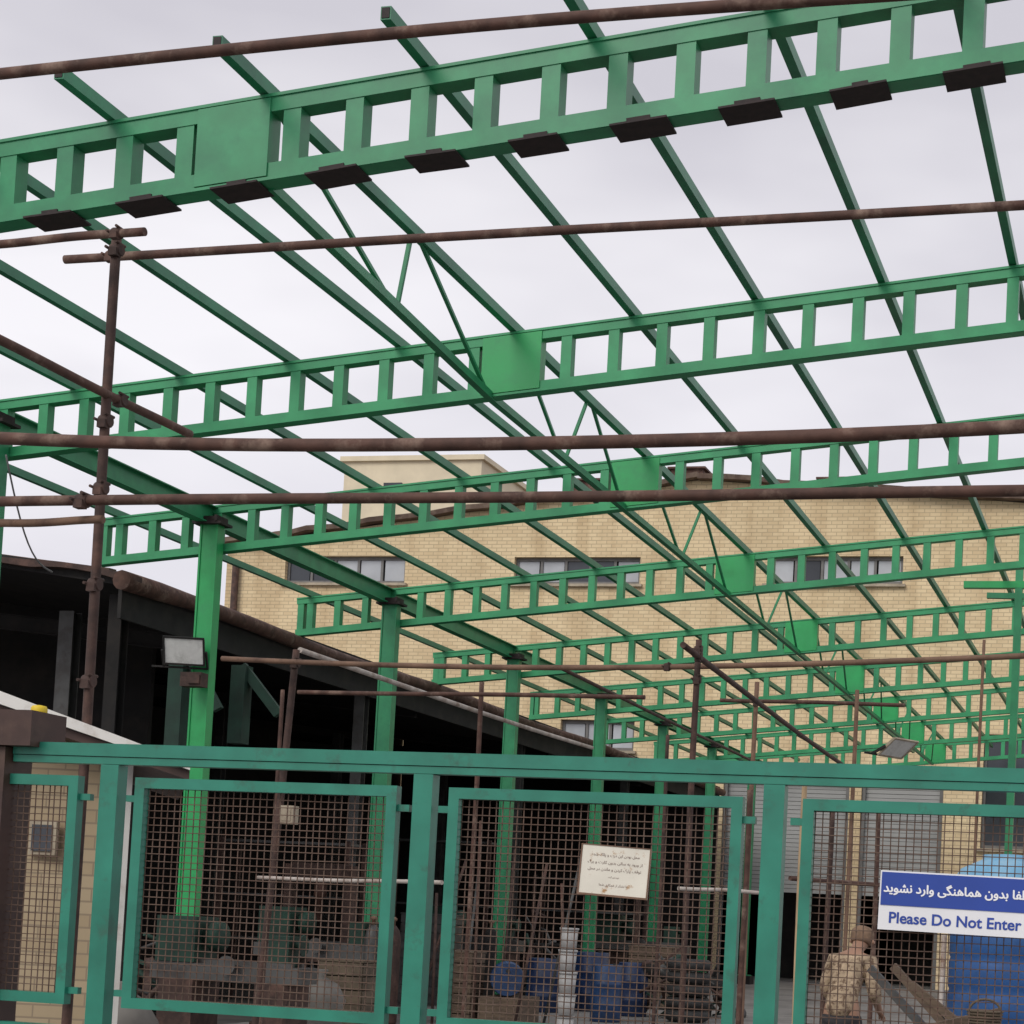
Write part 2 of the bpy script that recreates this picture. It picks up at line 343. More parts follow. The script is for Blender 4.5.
for di, h in enumerate(doors):
    x0, x1, z0, z1 = h
    bk = MB(); bk.box(((x0+x1)/2, YW+3.5, z1/2), x1-x0+2, .1, z1+1); bk.build('doorway_interior', M['shadow'], hall)  # dark sheet standing in for the shade inside the doorway
    if di:
        s = MB(); zlow = W(800, 893, Y=YW).z; n = int((z1-zlow)/.12)
        for k in range(n):
            zz = zlow+(k+.5)*(z1-zlow)/n; s.box(((x0+x1)/2, YW+.2+(.012 if k % 2 else 0), zz), x1-x0-.04, .03, (z1-zlow)/n-.012)
        sh = s.build('roller_shutter', M['shutter'], hall, label='half raised light grey roller shutter')
        for xx in (x0+.06, x1-.06): s = MB(); s.box((xx, YW+.12, z1/2), .1, .1, z1-.01); s.build('guide_rail', M['frame'], sh)
a = W(345, 462, Y=68); b = W(482, 460, Y=68)
bb = thing('beige_block', 'pale beige flat roofed block rising behind the left part of the brick hall', 'building', ((a.x+b.x)/2, 72, 0))
k = MB(); k.box(((a.x+b.x)/2, 72, a.z/2), b.x-a.x, 8, a.z); k.build('wall', M['beige'], bb)
k = MB(); k.box(((a.x+b.x)/2, 72, a.z+.1), b.x-a.x+.3, 8.3, .2); k.build('parapet', M['beige'], bb)
k = MB(); k.box((a.x+2.2, 67.98, a.z-1.3), .8, .1, .8); k.build('window', M['pane_dark'], bb)

# ------------------------------------------------------------------ dark shed on the left
XS = -12.3; ZS = EYE+3.74
shed = thing('dark_shed', 'long dark open fronted workshop shed with rusty gutter left of the green columns', 'building', (XS-4, 19.5, 0))
k = MB(); zl = ZS+.13*10
k.hexa([(XS-10,19.5,zl), (XS,19.5,ZS), (XS,50.5,ZS), (XS-10,50.5,zl), (XS-10,19.5,zl+.16), (XS,19.5,ZS+.16), (XS,50.5,ZS+.16), (XS-10,50.5,zl+.16)])
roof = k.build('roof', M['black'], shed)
k = MB(); pts = []
for i in range(40):
    y = 19.3+i*.8; pts.append(V((XS+.08+random.uniform(-.01,.01), y, ZS+.03+.03*math.sin(i*.6))))
k.tube(pts, [.12 if i < 2 else .10 for i in range(40)], 12); k.build('gutter', M['rust'], roof)
# thin sagging rusty sheet edge along the open gable
k = MB(); pts = []
for i in range(46):
    x = XS+.2-i*.2; pts.append((x, 19.36, ZS+.13*(XS-x)+.13+random.uniform(-.008,.008)+.03*math.sin(i*.42)))
for i in range(45):
    a_, b_ = pts[i], pts[i+1]; ha = .075+.012*math.sin(i*1.1); hb = .075+.012*math.sin((i+1)*1.1)
    k.hexa([(a_[0],a_[1],a_[2]-ha), (b_[0],b_[1],b_[2]-hb), (b_[0],b_[1]+.2,b_[2]-hb), (a_[0],a_[1]+.2,a_[2]-ha), a_, b_, (b_[0],b_[1]+.2,b_[2]), (a_[0],a_[1]+.2,a_[2])])
k.build('gable_edge', M['rust_dark'], roof)
for i, (dx, L_, h_) in enumerate(((.3,.9,.03), (1.1,1.3,.03))):
    x0 = XS-dx; z0 = ZS+.13*dx+.19+.02*i; k = MB(); k.bar((x0,19.7+.3*i,z0), (x0-L_,19.9+.2*i,z0+.13*L_), .12, h_); k.build('loose_roof_board', M['rust_light'] if i % 2 else M['wood'], roof)
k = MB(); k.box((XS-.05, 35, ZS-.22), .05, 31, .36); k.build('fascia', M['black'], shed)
def wall_to_roof(m, x0, x1, y, th=.1):
    m.hexa([(x0,y,0), (x1,y,0), (x1,y+th,0), (x0,y+th,0), (x0,y,ZS+.13*(XS-x0)+.05), (x1,y,ZS+.13*(XS-x1)+.05), (x1,y+th,ZS+.13*(XS-x1)+.05), (x0,y+th,ZS+.13*(XS-x0)+.05)])
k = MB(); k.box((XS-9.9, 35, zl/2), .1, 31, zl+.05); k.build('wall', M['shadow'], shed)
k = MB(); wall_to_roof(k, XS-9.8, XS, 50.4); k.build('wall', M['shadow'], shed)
k = MB(); wall_to_roof(k, XS-9.8, XS-2.6, 24.5); k.build('added_dark_wall', M['shadow'], shed)  # inner wall added to make the shed interior fully dark
for x, y in ((XS-.3, 19.9), (XS-.3, 27), (XS-.3, 34.5), (XS-.3, 42), (XS-5, 31), (XS-5, 36), (XS-5, 42)):
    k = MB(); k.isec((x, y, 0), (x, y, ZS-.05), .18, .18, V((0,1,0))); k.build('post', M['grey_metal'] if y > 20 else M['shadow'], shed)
p = W(68, 660, Y=21.5); k = MB(); k.isec((p.x, 21.5, 0), (p.x, 21.5, W(68,612,Y=21.5).z), .22, .2, V((0,1,0))); k.build('post', M['grey_metal'], shed, label='pale grey post near the open gable')
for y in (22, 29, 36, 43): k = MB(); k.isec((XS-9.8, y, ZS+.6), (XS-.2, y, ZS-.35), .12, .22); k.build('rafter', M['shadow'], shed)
for px, py, hh, D in ((178, 700, 1.5, 22.5), (240, 705, 1.0, 23.2)):
    q = W(px, py, D=D); k = MB(); k.bar(q+Z*hh/2, q-Z*hh/2, .2, .2); k.bar(q+Z*hh/2, q+V((.5,.1,-.1)), .12, .12); k.build('bracket', M['dark_green'], shed, label='dark green bracket under the gutter')

# ------------------------------------------------------------------ scaffold tubes
GT = 'scaffold tubes around the canopy'
def coupler(parent, p, s=1.):
    s *= .68
    k = MB(); k.lathe(p+V((-.045*s,0,0)), [(.045*s,0), (.052*s,.01), (.052*s,.08*s), (.045*s,.09*s)], 12, (1,0,0)); k.box(p+V((0,-.02,-.03*s)), .07*s, .07*s, .06*s); k.tube([p+V((-.03,-.085*s,.0)), p+V((-.03,.06*s,0))], .012*s, 8); k.tube([p+V((.03*s,-.07*s,.045*s)), p+V((.03*s,.06*s,.045*s))], .013*s, 8)
    k.build('coupler', M['rust_dark'], parent)
def htube(p1, p2, D, label, m='rust', r=.028, bend=0., coup=()):
    a = W(*p1, D=D); c = R @ V((p2[0]-PX, PY-p2[1], -F)); t = (a.z-EYE)/c.z; b = V((c.x*t, c.y*t, a.z))
    return rawtube(a, b, label, m, r, bend, coup)
def rawtube(a, b, label, m='rust', r=.028, bend=0., coup=()):
    n = 18; pts = []; ph = random.uniform(0, 6)
    for i in range(n+1):
        t = i/n; p = a.lerp(b, t); p = p+Z*(-bend*4*t*(1-t))+Z*.0035*math.sin(t*7+ph)*(1 if abs((b-a).normalized().z) < .5 else 0)
        if abs((b-a).normalized().z) > .5: p = p+V((.005*math.sin(t*6+ph), 0, 0))
        pts.append(p)
    k = MB(); k.tube(pts, r*.92, 12); o = k.build('scaffold_tube', M[m], None, loc=a); tag(o, label, 'scaffold tube', GT)
    for c in coup: coupler(o, a.lerp(b, c)+Z*(-bend*4*c*(1-c)), r/.028)
    return o
htube((-15,75), (1050,-16), 8.8, 'rusty horizontal tube at the very top, in front of the nearest ladder beam', 'rust', .029, -.03)
htube((65,259), (1050,203), 10.2, 'long thin rusty tube below the nearest ladder beam, starting at the tall pole', 'rust', .026, 0, (.055,))
htube((-15,245), (145,231), 9.6, 'short rusty tube clamped across the top of the tall left pole', 'rust', .024, 0, (.83,))
htube((-15,437), (1050,424), 8.3, 'thick brown horizontal tube sagging across the middle of the view', 'rust', .032, .06)
htube((-15,502), (1050,491), 8.9, 'straight brown horizontal tube just below the thick sagging one', 'rust', .028, .0, (.105,))
htube((-15,333), (190,435), 8.6, 'rusty tube slanting away from the upper left edge to the tall pole', 'rust', .026, 0, (.62,))
htube((-15,524), (103,520), 9.0, 'short light brown tube end under the two long tubes at the left edge', 'rust_light', .022)
a = W(118, 231, D=9.6); rawtube(a, V((a.x, a.y, 0)), 'tall rusty scaffold pole with couplers standing left behind the gate', 'rust_dark', .028, 0, (.02, .2, .27, .37, .47))
htube((222,659), (1050,655), 15.5, 'thin rusty tube crossing from the floodlit column to the right edge', 'rust_light', .024, .08, (.58,))
htube((298,692), (645,697), 17, 'thin rusty tube between the second and fifth green columns', 'rust', .022)
htube((300,650), (592,748), 17.5, 'pale dirty pipe running back along the shed gutter', 'pale_tube', .03, .02)
htube((683,645), (862,778), 12.5, 'rusty tube pointing away into the yard from the middle pole', 'rust_dark', .024, .02, (.05,))
htube((258,878), (442,883), 13.5, 'white horizontal pipe behind the second gate panel', 'pale_tube', .015)
htube((678,888), (768,893), 12.5, 'short white horizontal pipe behind the third gate post', 'pale_tube', .015)
htube((790,878), (1030,897), 17, 'rusty guard tube at chest height behind the blue sign', 'rust', .024)
htube((720,700), (905,705), 20, 'far thin rusty tube between the slim poles at right', 'rust', .024)
htube((560,668), (760,765), 19, 'dark tube slanting away beside the fifth green column', 'rust_dark', .022)
for px, py, D, lab, m, r, cp in (
    (699,640,13.5,'brown scaffold pole with a coupler at its top standing mid yard','rust_dark',.026,(.02,.08)),
    (757,682,17,'slim rusty pole right of the middle scaffold pole','rust_light',.024,(.05,)),
    (806,758,15,'pale timber pole standing left of the worker','wood_pale',.024,()),
    (857,690,19,'slim rusty pole rising behind the worker','rust_light',.024,()),
    (879,812,18,'short rusty pole between the worker and the brick pillar','rust',.026,()),
    (832,812,16,'short rusty pole close to the left of the worker','rust_dark',.026,()),
    (482,682,18,'slim rusty pole left of the third green column','rust',.026,()),
    (668,735,21,'slim dark pole below the far end of the eaves girder','rust_dark',.024,()),
    (750,790,16,'rusty pole behind the third gate post','rust',.028,()),
    (984,640,24,'slim rusty pole left of the right hand green post','rust_light',.022,())):
    a = W(px, py, D=D); rawtube(a, V((a.x, a.y, 0)), lab, m, r, 0, cp)
a = W(297, 650, D=15.5); b = W(258, 1000, D=15.2); b = a+(b-a)*(a.z/(a.z-b.z)); rawtube(a, b, 'leaning brown pole between the first two green columns', 'rust_dark', .032, 0, (.03,))
a = W(283, 690, D=16.5); b = W(262, 1000, D=16.0); b = a+(b-a)*(a.z/(a.z-b.z)); rawtube(a, b, 'thin pole leaning beside the brown pole under the canopy edge', 'rust', .02)
a = W(6, 455, D=11); b = W(52, 572, D=12); k = MB(); k.tube([a.lerp(b, t)+V((0,0,-.35*math.sin(math.pi*t)*.5)) for t in [i/12 for i in range(13)]], .006, 6)
o = k.build('hanging_cable', M['cable'], None, loc=a); tag(o, 'thin grey cable drooping from the first column at the left edge', 'cable')

# ------------------------------------------------------------------ gate
A = W(107, 750, D=7.84); B = W(773, 769, D=7.17)
gd = V((B.x-A.x, B.y-A.y, 0)).normalized(); gn = gd.cross(Z); 
if gn.y > 0: gn = -gn
def G(px, py, off=0.):
    w = R @ V((px-PX, PY-py, -F)); A0 = A-V((0,0,EYE)); t = (A0+gn*off).dot(gn)/w.dot(gn); p = w*t; return V((p.x, p.y, p.z+EYE))
def U(px, py=900): return (G(px, py)-V((A.x,A.y,0))).dot(gd)
def GP(u, z, off=0.): return V((A.x,A.y,0))+gd*u+Z*z+gn*off
ztop = (G(107,744).z+G(773,763).z)/2
gate = thing('yard_gate', 'wide teal green steel gate with rusty wire mesh panels across the foreground', 'gate', (A.x, A.y, 0))
uL, uR = U(18, 760), U(1024)+1.0
def gbox(m, u0, u1, z0, z1, off, dep): m.box(GP((u0+u1)/2, (z0+z1)/2, off), u1-u0, dep, z1-z0, (gd, gn, Z))
k = MB(); gbox(k, uL, uR, ztop-.055, ztop, 0, .08); gbox(k, uL, uR, ztop-.088, ztop-.058, .004, .06); k.build('top_rail', M['gate'], gate)
k = MB(); gbox(k, uL, uR, .10, .18, 0, .07); k.build('bottom_rail', M['gate'], gate)
posts = [U(106), U(420), U(771), U(771)+(U(771)-U(420))*1.0]
for u in posts: k = MB(); gbox(k, u-.042, u+.042, .182, ztop-.09, 0, .075); k.build('gate_post', M['gate'], gate)
zpt = (G(270,782).z+G(600,793).z)/2; zpb = G(255,1016).z
panels = [(U(75)-1.05, U(75)), (U(132), U(394)), (U(446), U(740)), (U(800), U(800)+(U(740)-U(446)))]
def panel(u0, u1, z0, z1):
    t = .045; f = MB()
    gbox(f, u0, u1, z1-t, z1, .01, .05); gbox(f, u0, u1, z0, z0+t, .01, .05); gbox(f, u0, u0+t, z0+t, z1-t, .01, .05); gbox(f, u1-t, u1, z0+t, z1-t, .01, .05)
    fr = f.build('panel_frame', M['gate'], gate)
    for zz in (z1-.09, z0+.06):
        for ua, ub in ((u0-.05, u0+.001), (u1-.001, u1+.05)):
            l = MB(); gbox(l, ua, ub, zz-.014, zz+.014, 0, .03); l.build('connector', M['gate'], fr)
    w = MB(); pt = .0300; wt = .0038
    n = int((u1-u0-2*t)/pt); nz = int((z1-z0-2*t)/pt)
    for i in range(n+1):
        u = u0+t+(u1-u0-2*t)*i/n+random.uniform(-.0015,.0015); dz = random.uniform(-.003,.003); mid = random.uniform(-.003,.003)
        w.bar(GP(u, z0+t, -.008), GP(u+mid, (z0+z1)/2, -.010), wt, wt, gn); w.bar(GP(u+mid, (z0+z1)/2, -.010), GP(u+dz, z1-t, -.008), wt, wt, gn)
    for i in range(nz+1):
        z = z0+t+(z1-z0-2*t)*i/nz+random.uniform(-.0015,.0015); zm = z+random.uniform(-.004,.004); um = (u0+u1)/2+random.uniform(-.2,.2)
        w.bar(GP(u0+t, z, -.003), GP(um, zm, -.004), wt, wt); w.bar(GP(um, zm, -.004), GP(u1-t, z+random.uniform(-.003,.003), -.003), wt, wt)
    w.build('wire_mesh', M['wire'], fr)
for u0, u1 in panels:
    panel(u0, u1, zpb, zpt); panel(u0, u1, .24, zpb-.09)
pil = thing('gate_pillar', 'dark brown steel pillar at the left end of the green gate', 'pillar', GP(uL-.15, 0))
zp = G(0, 712).z; k = MB(); gbox(k, uL-.45, uL-.01, 0, G(0,748).z, -.02, .2); k.build('pillar_body', M['brown'], pil)
k = MB(); gbox(k, uL-.5, U(46,730), G(0,747).z, zp, -.02, .26); k.build('pillar_head', M['brown'], pil)
c = G(39, 713); k = MB(); k.lathe(c, [(.035,-.02), (.035,.02), (.03,.03), (.01,.034)], 14); o = k.build('yellow_cap', M['yellow'], None, loc=c); tag(o, 'small yellow plastic cap on top of the brown gate pillar', 'cap')

# ------------------------------------------------------------------ writing
FORM = {'ل':(0xFEDD,1),'ط':(0xFEC1,1),'ف':(0xFED1,1),'ا':(0xFE8D,0),'ب':(0xFE8F,1),'د':(0xFEA9,0),'و':(0xFEED,0),'ن':(0xFEE5,1),'ه':(0xFEE9,1),'م':(0xFEE1,1),
        'گ':(0xFB92,1),'ی':(0xFBFC,1),'ر':(0xFEAD,0),'ش':(0xFEB5,1),'س':(0xFEB1,1),'ت':(0xFE95,1),'ک':(0xFB8E,1),'ز':(0xFEAF,0),'پ':(0xFB56,1),'ح':(0xFEA1,1),'ق':(0xFED5,1),'ع':(0xFEC9,1),'خ':(0xFEA5,1),'ج':(0xFE9D,1)}
def shape_fa(s):
    out = []
    for wd in s.split(' '):
        r = []
        for i, ch in enumerate(wd):
            code, dual = FORM[ch]; prev = i > 0 and FORM[wd[i-1]][1]; nxt = dual and i < len(wd)-1
            off = 3 if (prev and nxt) else 2 if nxt else 1 if prev else 0
            r.append(chr(code+off))
        out.append(''.join(r)[::-1])
    return ' '.join(out[::-1])
def text_into(mb, body, center, width, ux, uy, n, maxh=None, bold=0.):
    cu = bpy.data.curves.new('t', 'FONT'); cu.body = body; cu.size = 1; cu.offset = bold; cu.resolution_u = 6
    ob = bpy.data.objects.new('t', cu); C.objects.link(ob); dg = bpy.context.evaluated_depsgraph_get(); me = ob.evaluated_get(dg).to_mesh()
    vs = [v.co.copy() for v in me.vertices]
    if vs:
        x0 = min(v.x for v in vs); x1 = max(v.x for v in vs); y0 = min(v.y for v in vs); y1 = max(v.y for v in vs)
        s = width/(x1-x0); sy = s
        if maxh and (y1-y0)*s > maxh: sy = maxh/(y1-y0)
        b = len(mb.v)
        for v in vs: mb.v.append(center+ux*((v.x-(x0+x1)/2)*s)+uy*((v.y-(y0+y1)/2)*sy)+n)
        for p in me.polygons: mb.face([b+i for i in p.vertices])
    bpy.data.objects.remove(ob); 
so = .055
c0 = G(881, 870, so); c1 = G(885, 929, so); wS = .60
sg = thing('warning_sign', 'blue and white bilingual sign reading Please Do Not Enter fixed to the right gate panel', 'sign', c1)
ux = (G(1024, 878, so)-c0); ux = ux.normalized(); uy = (Z-ux*ux.z).normalized(); nn = gn; Hs = (c0-c1).length
def sbox(m, x0, x1, y0, y1, o, d): 
    m.box(c0+ux*((x0+x1)/2)-uy*((y0+y1)/2)+nn*o, x1-x0, d, y1-y0, (ux, nn, uy))
k = MB(); sbox(k, 0, wS, 0, Hs, 0, .006); k.build('board', M['signwhite'], sg)
k = MB(); sbox(k, .006, wS-.006, .006, Hs*.585, .0045, .003); k.build('blue_band', M['signblue'], sg)
k = MB()
for q_, (dx, dy) in enumerate(((-.0016, 0), (.0016, .0005), (0, -.0012), (0, .0012))): text_into(k, shape_fa('لطفا بدون هماهنگی وارد نشوید'), c0+ux*(wS*.5+dx)-uy*(Hs*.30+dy), wS*.945, ux, uy, nn*(.0075+.0002*q_), Hs*.47)
k.build('lettering', M['letter'], sg)
k = MB(); text_into(k, 'Please Do Not Enter', c0+ux*(wS*.49)-uy*(Hs*.79), wS*.84, ux, uy, nn*.0048, Hs*.25, .022)
k.build('lettering', M['signblue'], sg)

c0 = G(582, 843, .03); c1 = G(580, 894, .03); wN = (G(652, 849, .03)-c0).length; Hs = (c0-c1).length*1.0
ns = thing('notice_board', 'small cream notice with brown lines and rusty edges wired to the middle gate panel', 'sign', c1)
ux = (G(652, 849, .03)-c0).normalized(); uy = (Z-ux*Z.dot(ux)).normalized()
k = MB(); sbox(k, 0, wN, 0, Hs, 0, .004); k.build('board', M['notice'], ns)
k = MB()
for (x0, x1, y0, y1) in ((0,wN,0,.004), (0,wN,Hs-.008,Hs), (0,.006,.004,Hs-.008), (wN-.006,wN,.004,Hs-.008)): sbox(k, x0, x1, y0, y1, .003, .003)
k.build('border', M['rust_light'], ns)
txt = ['محل بودن این درب و پلاک شده', 'از ورود به سالن بدون کارت و برگ', 'توقف پارک کردن و ماندن در محل', 'خودداری گردد', 'با تشکر از همکاری شما']
ws = [.68, .78, .76, .16, .40]; ys = [.2, .34, .48, .62, .78]
for t, ww, yy in zip(txt, ws, ys):
    k = MB(); text_into(k, shape_fa(t), c0+ux*(wN*.5)-uy*(Hs*yy), wN*ww, ux, uy, nn*.0035, Hs*.08, 0); k.build('lettering', M['ink'], ns)

# ------------------------------------------------------------------ guard kiosk at left
ki = thing('guard_kiosk', 'small white roofed guard kiosk behind the left end of the gate', 'kiosk', W(60, 900, D=10))
p0 = W(-60, 683, D=9.4); p1 = W(190, 770, D=9.4); dr = (p1-p0)
q0 = W(-50, 900, D=9.7); q1 = W(98, 900, D=9.7); q2 = W(125, 900, D=9.7)
bk = V((q2.x, q2.y, 0)).normalized()*2.2
k = MB(); t = .075
k.hexa([p0, p1, p1+bk, p0+bk, p0+Z*t, p1+Z*t*.5, p1+bk+Z*t*.5, p0+bk+Z*t]); k.build('roof', M['white'], ki)
k = MB(); k.hexa([p0-Z*.05+bk*.02, p1-Z*.05+bk*.02, p1+bk*.98-Z*.05, p0+bk*.98-Z*.05, p0-Z*.004+bk*.02, p1-Z*.004+bk*.02, p1+bk*.98-Z*.004, p0+bk*.98-Z*.004]); k.build('roof_edge', M['brown'], ki)
k = MB(); n0 = bk*.8
def wallq(m, a, b, z0, za, zb, th): m.hexa([V((a.x,a.y,z0)), V((b.x,b.y,z0)), V((b.x,b.y,z0))+th, V((a.x,a.y,z0))+th, V((a.x,a.y,za)), V((b.x,b.y,zb)), V((b.x,b.y,zb))+th, V((a.x,a.y,za))+th])
zk = lambda p: (p0+dr*((p-p0).dot(V((dr.x,dr.y,0)))/V((dr.x,dr.y,0)).length_squared)).z-.055
wallq(k, q0, q1, 0, zk(q0), zk(q1), n0); wallo = k.build('wall', M['brick_near'], ki)
k = MB(); wallq(k, q1+V((.002,0,0)), q2, 0, zk(q1), zk(q2), n0*.9); k.build('corner_panel', M['white'], ki)
w0 = W(44, 838, D=9.68); k = MB(); k.box(w0, .16, .03, .18); wn = k.build('window', M['plaster'], ki); k = MB(); k.box(w0+V((0,-.02,0)), .12, .01, .14); k.build('pane', M['pane_dark'], wn)

# ------------------------------------------------------------------ floodlights
def floodlight(px, py, D, s, label, face=None, hm='black', flat=1.):
    c = W(px, py, D=D); t = thing('floodlight', label, 'floodlight', c)
    f = (face or V((.25,-.8,-.35))).normalized(); x = f.cross(Z).normalized(); u = x.cross(f)
    ax = (x, f, u); k = MB()
    q = []
    for dy, sc in ((-.10*s*flat, .62), (.0, 1.)):
        for i, j in ((-1,-1), (1,-1), (1,1), (-1,1)): q.append(c+f*dy+x*i*.22*s*sc+u*j*.155*s*sc)
    k.hexa(q); 
    for i in range(7): k.box(c-f*.12*s*flat+x*(-.12+.04*i)*s, .008*s, .06*s*flat, .17*s, ax)
    k.build('housing', M[hm], t)
    k = MB(); 
    k.box(c+f*.006*s+u*.148*s, .44*s, .02*s, .02*s, ax); k.box(c+f*.006*s-u*.148*s, .44*s, .02*s, .02*s, ax); k.box(c+f*.006*s+x*.213*s, .02*s, .02*s, .276*s, ax); k.box(c+f*.006*s-x*.213*s, .02*s, .02*s, .276*s, ax)
    k.build('bezel', M[hm], t)
    k = MB(); k.box(c+f*.003*s, .405*s, .006*s, .274*s, ax); k.build('glass', M['lamp_glass'], t)
    k = MB(); k.bar(c+x*.235*s, c+x*.235*s-u*.2*s-f*.05*s, .02*s, .03*s); k.bar(c-x*.235*s, c-x*.235*s-u*.2*s-f*.05*s, .02*s, .03*s); k.bar(c-x*.24*s-u*.2*s-f*.05*s, c+x*.36*s-u*.2*s-f*.05*s, .03*s, .02*s); k.build('bracket', M['black'], t)
    return t, c
t, c = floodlight(184, 651, 20.6, 1.05, 'dark floodlight with pale glass bracketed to the bright green column')
k = MB(); e = W(194, 680, D=20.6); k.box(e, .26, .16, .16); k.box(e+V((.05,-.09,0)), .14, .03, .1); k.build('control_box', M['rust_dark'], t)
floodlight(898, 748, 24, 1.15, 'pale floodlight hanging under the far beams at right', face=V((.6,-.35,-.9)), hm='plaster', flat=.5)

# ------------------------------------------------------------------ yard goods
def drum(px, py, D, label, m='blue', h=.88, r=.29, lying=False, base=0.):
    p = W(px, py, D=D); c = V((p.x, p.y, base)); t = thing('drum', label, 'drum', c, 'blue drums in the yard')
    prof = [(r*.96,0), (r,.02), (r,.28*h), (r*1.03,.3*h), (r,.32*h), (r,.64*h), (r*1.03,.66*h), (r,.68*h), (r,.98*h), (r*.97,h), (r*.9,h-.015)]
    k = MB(); dd = V((-.36,.93,0))
    if lying: k.lathe(c+V((0,-h*.45,r)), prof, 22, dd)
    else: k.lathe(c, prof, 22)
    k.build('body', M[m], t); k = MB()
    if lying: k.lathe(c+V((0,-h*.45,r))-dd*.02+Z*r*.5, [(.03,0), (.03,.02)], 10, dd)
    else: k.lathe(c+V((r*.5,0,h-.012)), [(.035,0), (.035,.03)], 10)
    k.build('bung', M['rubber'], t); return t
drum(516, 1000, 26, 'blue drum lying on its side near the third green column', 'drumblue', r=.24, lying=True, base=.42)
k = MB(); q = W(516, 1000, D=26); k.box((q.x-.1, q.y, .205), .6, .9, .41); o = k.build('drum_cradle', M['wood'], None, loc=(q.x, q.y, 0)); tag(o, 'dark timber cradle block under the lying blue drum', 'cradle')
drum(608, 960, 28, 'blue upright drum right of the white pails', 'drumblue', r=.24)
drum(634, 960, 30, 'rightmost blue drum standing beside the upright blue drum', 'blue', r=.25)
drum(545, 960, 30, 'dark blue drum behind the stacked white pails', 'blue')
drum(592, 960, 31, 'dark drum half hidden behind the upright blue drum', 'blue', h=1.0)
PL = ['lowest white pail of the stack beside the blue drums', 'second white pail from the ground in the stack beside the drums', 'middle white pail of the five stacked beside the drums', 'fourth white pail up in the stack beside the drums', 'topmost white pail of the stack beside the blue drums']
for i in range(5):
    p = W(566, 1000, D=24); c = V((p.x+random.uniform(-.01,.01), p.y, .29*i)); t = thing('pail', PL[i], 'pail', c, 'white pails in one stack')
    k = MB(); k.lathe(c, [(.105,0), (.12,.25)], 18); k.build('body', M['pail'], t); k = MB(); k.lathe(c+Z*.252, [(.13,0), (.13,.03)], 18); k.build('lid', M['pail'], t)
def crate(px, py, D, sx, sy, sz, label, m='carton', base=0.):
    p = W(px, py, D=D); c = V((p.x, p.y, base)); t = thing('crate', label, 'crate', c, 'crates in the workshop'); k = MB()
    n = max(3, int(sz/.14))
    for i in range(n):
        z = base+sz*(i+.5)/n; hh = sz/n-.015
        k.box((c.x, c.y-sy/2, z), sx, .02, hh); k.box((c.x, c.y+sy/2, z), sx, .02, hh); k.box((c.x-sx/2, c.y, z), .02, sy-.03, hh); k.box((c.x+sx/2, c.y, z), .02, sy-.03, hh)
    k.build('side_boards', M[m], t)
    for i in (-1, 1):
        for j in (-1, 1): k = MB(); k.box((c.x+i*(sx/2-.04), c.y+j*(sy/2-.04), base+sz/2), .05, .05, sz); k.build('corner_post', M[m], t)
    k = MB(); k.box((c.x, c.y, base+sz+.012), sx+.03, sy+.03, .022); k.build('lid', M[m], t)
crate(350, 960, 21, .55, .5, .95, 'brown crate on the ground behind the second gate panel')
crate(430, 970, 31, .9, .6, 1.5, 'tall grey crate deep in the shed mouth', 'grey_metal')
crate(655, 965, 33, .8, .7, 1.1, 'wooden crate beside the dark doorway', 'wood')
crate(462, 965, 26, .5, .5, 1.0, 'dark brown crate left of the lying blue drum', 'wood')
def machine(px, D, s, label):
    q = W(px, 950, D=D); c = V((q.x, q.y, 0)); t = thing('workshop_machine', label, 'machine', c, 'dark machines under the shed')
    for dx, ww in ((-.45,.35), (.5,.3)): k = MB(); k.box(c+V((dx*s,0,.35*s)), ww*s, .5*s, .7*s); k.build('pedestal', M['rust_dark'], t)
    k = MB(); k.box(c+V((0,0,.78*s)), 1.5*s, .4*s, .15*s); k.box(c+V((0,-.1*s,.87*s)), 1.3*s, .05*s, .04*s); k.box(c+V((0,.1*s,.87*s)), 1.3*s, .05*s, .04*s); k.build('bed', M['grey_metal'], t)
    k = MB(); k.box(c+V((-.5*s,0,1.07*s)), .4*s, .42*s, .42*s); k.lathe(c+V((-.3*s,0,1.1*s)), [(.08*s,0), (.08*s,.06*s), (.14*s,.07*s), (.14*s,.17*s), (.03*s,.18*s)], 14, (1,0,0)); k.build('headstock', M['dark_green'], t)
    k = MB(); k.box(c+V((.5*s,0,1.0*s)), .2*s, .22*s, .28*s); k.lathe(c+V((.6*s,0,1.06*s)), [(.03*s,0), (.03*s,.08*s), (.1*s,.085*s), (.1*s,.1*s)], 14, (1,0,0)); k.build('tailstock', M['dark_green'], t)
    k = MB(); k.lathe(c+V((.08*s,-.22*s,.85*s)), [(.02*s,0), (.02*s,.06*s), (.09*s,.065*s), (.09*s,.085*s)], 14, (0,-1,0)); k.build('handwheel', M['grey_metal'], t)
machine(235, 18.6, 1.1, 'dark lathe nearest behind the second gate panel')
machine(320, 25.5, 1.2, 'dark lathe deeper in the shed by the brown crate')
machine(640, 37, 1.3, 'dark lathe far back before the doorway')
machine(470, 33, 1.3, 'dark lathe between the third column and the tall grey crate')
